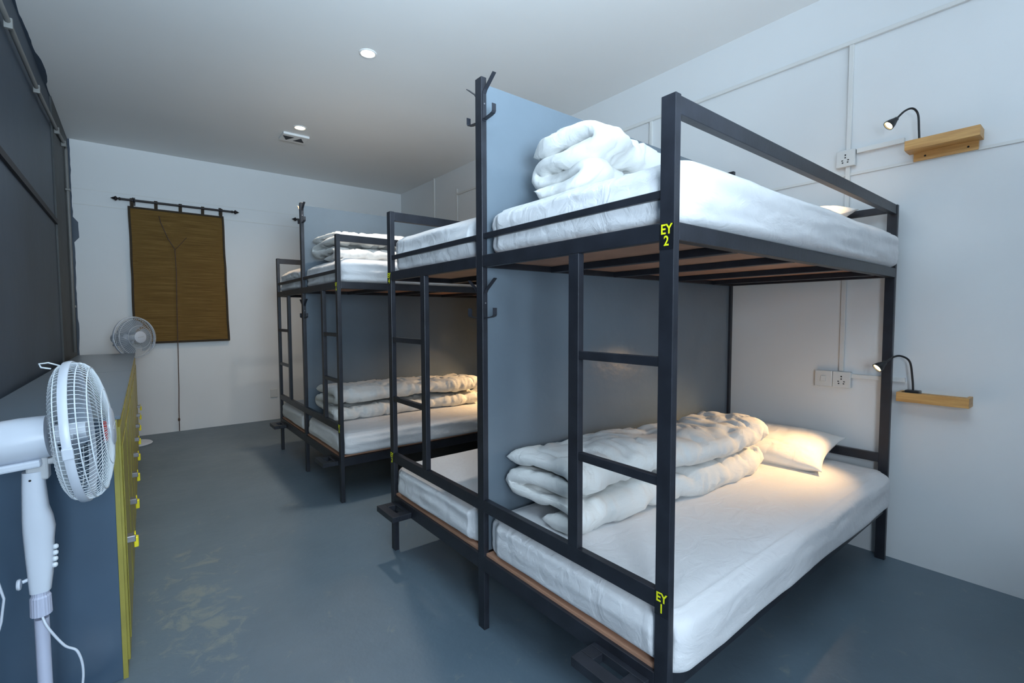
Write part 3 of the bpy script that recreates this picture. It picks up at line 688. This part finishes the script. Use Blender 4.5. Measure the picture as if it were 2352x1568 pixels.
# ------------------------------------------------------------------ fans
def fan(base, yaw, tilt, R, zc, fwd, label, wires, n_ring, hidden_cord=False, s=1.0, cords=True):
    t = thing('pedestal_fan', label, 'fan', base, (0, 0, yaw))
    ax = Matrix.Translation((0, 0, zc)) @ Matrix.Rotation(-tilt, 4, 'Y') @ Matrix.Translation((fwd, 0, 0))   # local x = axis
    LX = ax @ Matrix.Rotation(PI / 2, 4, 'Y')      # lathe z -> axis x
    k = R / .218
    MB().lathe([(0, 0), (.17, 0), (.175, .006), (.165, .016), (.11, .026), (.04, .034), (.03, .05), (.0, .05)], None, 48).build('base', m_plastic, t, True, math.radians(35))
    zt = zc - .09
    MB().lathe([(.0165, .04), (.0165, zt - .44)], None, 24).build('pole', m_pole, t, True, math.radians(40))
    c0 = zt - .43
    b = MB(); n = 40; r_ = []
    for z, r in ((0, .020), (.002, .0235), (.055, .0225), (.060, .019), (.075, .018)):
        r_.append([b.bm.verts.new(((r + (.0008 if j % 2 else 0)) * math.cos(2 * PI * j / n), (r + (.0008 if j % 2 else 0)) * math.sin(2 * PI * j / n), c0 + z)) for j in range(n)])
    for A, B in zip(r_, r_[1:]):
        for j in range(n): b.bm.faces.new((A[j], A[(j + 1) % n], B[(j + 1) % n], B[j]))
    b.bm.faces.new(r_[0][::-1]); b.bm.faces.new(r_[-1]); b.build('collar', m_pole, t)
    # control column: oval section, swelling forward low down
    b = MB(); secs = []; n = 28
    for z, fx, bx, wy in ((0, .024, .022, .022), (.05, .030, .024, .024), (.10, .034, .026, .026), (.16, .036, .028, .027), (.20, .040, .029, .028), (.235, .036, .029, .028), (.27, .028, .028, .027), (.34, .024, .026, .026), (.385, .024, .024, .025)):
        secs.append([b.bm.verts.new((((fx if math.cos(a) > 0 else bx) * abs(math.cos(a)) ** .7 * (1 if math.cos(a) > 0 else -1)), wy * abs(math.sin(a)) ** .7 * (1 if math.sin(a) > 0 else -1), c0 + .072 + z * .92)) for a in [2 * PI * j / n for j in range(n)]])
    for A, B in zip(secs, secs[1:]):
        for j in range(n): b.bm.faces.new((A[j], A[(j + 1) % n], B[(j + 1) % n], B[j]))
    b.bm.faces.new(secs[0][::-1]); b.bm.faces.new(secs[-1]); col = b.build('control_column', m_plastic, t, True, math.radians(50))
    for j in range(4): MB().lathe([(.0075, 0), (.0075, .007), (.004, .0105), (0, .011)], Matrix.Translation((.031 + .0012 * j, -.008, c0 + .142 + j * .018)) @ Matrix.Rotation(PI / 2, 4, 'Y'), 14).build('speed_button', m_wire, col, True)
    MB().lathe([(.003, 0), (.003, .0012)], Matrix.Translation((-.004, -.0255, c0 + .405)) @ Matrix.Rotation(PI / 2, 4, 'X'), 12).build('screw', m_hole, col)
    b = MB(); b.tube([(-.018, -.004, c0 + .115), (-.034, -.010, c0 + .112)], .005, 8); b.lathe([(.0, -.004), (.014, -.004), (.016, 0), (.014, .004), (0, .004)], Matrix.Translation((-.040, -.012, c0 + .108)) @ Matrix.Rotation(PI / 2, 4, 'Y'), 20)
    b.build('height_knob', m_plastic, t, True, math.radians(40))
    # pivot yoke and motor
    b = MB(); b.box((-.014, -.020, zt - .03), (.034, .020, zt + .035), bevel=.006); b.box((-.03, -.016, zt + .012), (.07, .016, zt + .030), bevel=.006); b.build('tilt_bracket', m_grey, t)
    mot = MB().lathe([(0, -.262), (.030, -.26), (.052, -.245), (.060, -.21), (.063, -.12), (.060, -.066), (.0, -.066)], LX, 36).build('motor_housing', m_plastic, t, True, math.radians(40))
    b = MB(); b.box((-.235, -.045, -.078), (-.085, .045, -.056), bevel=.006); bo = b.build('motor_tray', m_plastic, mot); bo.data.transform(ax)
    b = MB().box((-.215, -.010, .058), (-.195, .010, .078), bevel=.003); bo = b.build('oscillation_knob', m_plastic, mot); bo.data.transform(ax)
    # grilles
    def grille(name, prof, nw, rings, wr):
        b = MB()
        for j in range(nw):
            a = 2 * PI * j / nw
            b.tube([ax @ Vector((x * (.8 if x > 0 else .65), r * k * math.cos(a), r * k * math.sin(a))) for x, r in prof], wr, 4, caps=False)
        for x, r, rr in rings: b.tube([ax @ Vector((x * (.8 if x > 0 else .65), r * k * math.cos(a), r * k * math.sin(a))) for a in [2 * PI * q / 72 for q in range(72)]], rr, 6, closed=True)
        return b.build(name, m_wire, t, True)
    grille('front_grille', [(.004, .214), (.022, .214), (.040, .209), (.056, .196), (.070, .168), (.082, .130), (.090, .090), (.094, .060)], wires, [(.030, .213, .0017), (.058, .194, .0017), (.084, .12, .0015)][:n_ring], .00095)
    grille('rear_grille', [(-.004, .214), (-.022, .212), (-.040, .205), (-.056, .185), (-.062, .14), (-.066, .09), (-.067, .058)], wires, [(-.034, .208, .0017), (-.063, .13, .0015)][:n_ring], .00095)
    b = MB(); b.lathe([(.214 * k, -.010), (.2195 * k, -.010), (.2215 * k, -.004), (.2215 * k, .006), (.2195 * k, .010), (.214 * k, .010), (.212 * k, 0), (.214 * k, -.010)], LX, 96)
    # open ring: remove end caps
    for f in [f for f in b.bm.faces if len(f.verts) > 6]: b.bm.faces.remove(f)
    rb = b.build('rim_band', m_plastic, t, True, math.radians(40))
    cl = MB().box((-.012, -.226 * k, -.016), (.012, -.214 * k, .016), bevel=.003).build('rim_clip', m_plastic, rb); cl.data.transform(ax @ Matrix.Rotation(math.radians(6), 4, 'X'))
    hd = MB().tube([(-.02, .02, .208 * k), (-.045, .018, .222 * k), (-.062, .0, .222 * k), (-.055, -.02, .212 * k), (-.035, -.02, .205 * k)], .0022, 6).build('carry_handle', m_wire, rb, True); hd.data.transform(ax)
    # badge
    bd = MB().lathe([(.062 * k, .071), (.062 * k, .077), (.055 * k, .080), (0, .082)], LX, 40).build('badge', m_plastic, t, True, math.radians(30))
    b = MB().box((.0815, -.028, -.003), (.0830, .028, .003)); lg = b.build('badge_mark', m_grey, bd); lg.data.transform(ax @ Matrix.Rotation(math.radians(8), 4, 'X'))
    # blades and hub
    MB().lathe([(.0, -.05), (.030, -.05), (.034, -.01), (.028, .018), (.0, .024)], LX, 28).build('hub', m_plastic, t, True, math.radians(40))
    for q in range(3):
        b = MB(); nr, na = 12, 12; G = []
        for i in range(nr + 1):
            u = i / nr; row = []
            for j in range(na + 1):
                v = j / na - .5; rr = .028 + .158 * k * u * (1 - .16 * (2 * v) ** 4 * u)
                span = (.35 + 1.45 * math.sin(min(1, u * 1.15) * PI * .5)) ; a = v * span + .25 * u
                row.append(b.bm.verts.new(ax @ Matrix.Rotation(2 * PI * q / 3 + .5, 4, 'X') @ Vector((-.006 + .055 * v * (1 - .45 * u), rr * math.sin(a), rr * math.cos(a)))))
            G.append(row)
        for i in range(nr):
            for j in range(na): b.bm.faces.new((G[i][j], G[i + 1][j], G[i + 1][j + 1], G[i][j + 1]))
        bmesh.ops.solidify(b.bm, geom=b.bm.faces[:], thickness=.002)
        b.build('blade', m_blade, t, True, math.radians(40))
    if cords:
        iv = (Matrix.Translation(base) @ Matrix.Rotation(yaw, 4, 'Z')).inverted()
        def world_cord(name, pts, r=.0034):
            c = [Vector(p) for p in pts]; out = []
            for i in range(len(c) - 1):
                p0, p1, p2, p3 = c[max(i - 1, 0)], c[i], c[i + 1], c[min(i + 2, len(c) - 1)]
                for kk in range(8):
                    u = kk / 8; out.append(iv @ (.5 * ((2 * p1) + (p2 - p0) * u + (2 * p0 - 5 * p1 + 4 * p2 - p3) * u * u + (3 * p1 - 3 * p2 + p3 - p0) * u ** 3)))
            out.append(iv @ c[-1]); MB().tube(out, r, 8).build(name, m_plastic, t, True)
        world_cord('power_cord', cords)
    return t
fan((-.243, 1.915, 0), math.radians(-3), math.radians(4.7), .207, .945, .102,
    'large white pedestal fan in the left foreground, cage turned side-on towards the beds', 92, 3,
    cords=[(-.240, 1.897, .43), (-.228, 1.885, .395), (-.195, 1.88, .33), (-.168, 1.88, .30), (-.157, 1.88, .24), (-.165, 1.88, .17), (-.20, 1.88, .08), (-.26, 1.86, .01), (-.36, 1.9, .006), (-.44, 1.7, .006)])
fan((-.068, 6.165, 0), math.radians(-52), math.radians(3), .205, 1.09, .10,
    'white pedestal fan standing by the back wall beyond the lockers, facing the camera', 60, 3, cords=None)
# loose lead hanging on the left behind the near fan
b = MB(); b.tube([(-.345, 1.96, .62), (-.335, 1.955, .55), (-.322, 1.95, .485), (-.330, 1.95, .42), (-.352, 1.95, .33), (-.37, 1.95, .10), (-.40, 1.95, .006), (-.45, 1.6, .006)], .0034, 8)
tag(b.build('power_lead', m_plastic, None, True), 'loop of white power lead at the left edge beside the near fan', 'cord')

# ------------------------------------------------------------------ group names for the repeats
GROUPS = {'bunk bed': 'black steel bunk beds along the right wall', 'mattress': 'white-sheeted mattresses on the bunks', 'duvet': 'folded white duvets on the bunks',
          'pillow': 'white pillows at the wall end of the bunks', 'shelf': 'pine shelves on the right wall', 'lamp': 'gooseneck reading lamps', 'ceiling light': 'recessed ceiling downlights',
          'lockers': 'yellow-doored locker cabinets along the dark wall', 'fan': 'white pedestal fans', 'cable trunking': 'white cable trunking on the right wall', 'socket': 'wall sockets at the bed heads', 'curtain rod': 'dark curtain rods on the back wall'}
for o in bpy.data.objects:
    if o.parent is None and o.get('category') in GROUPS: o['group'] = GROUPS[o['category']]
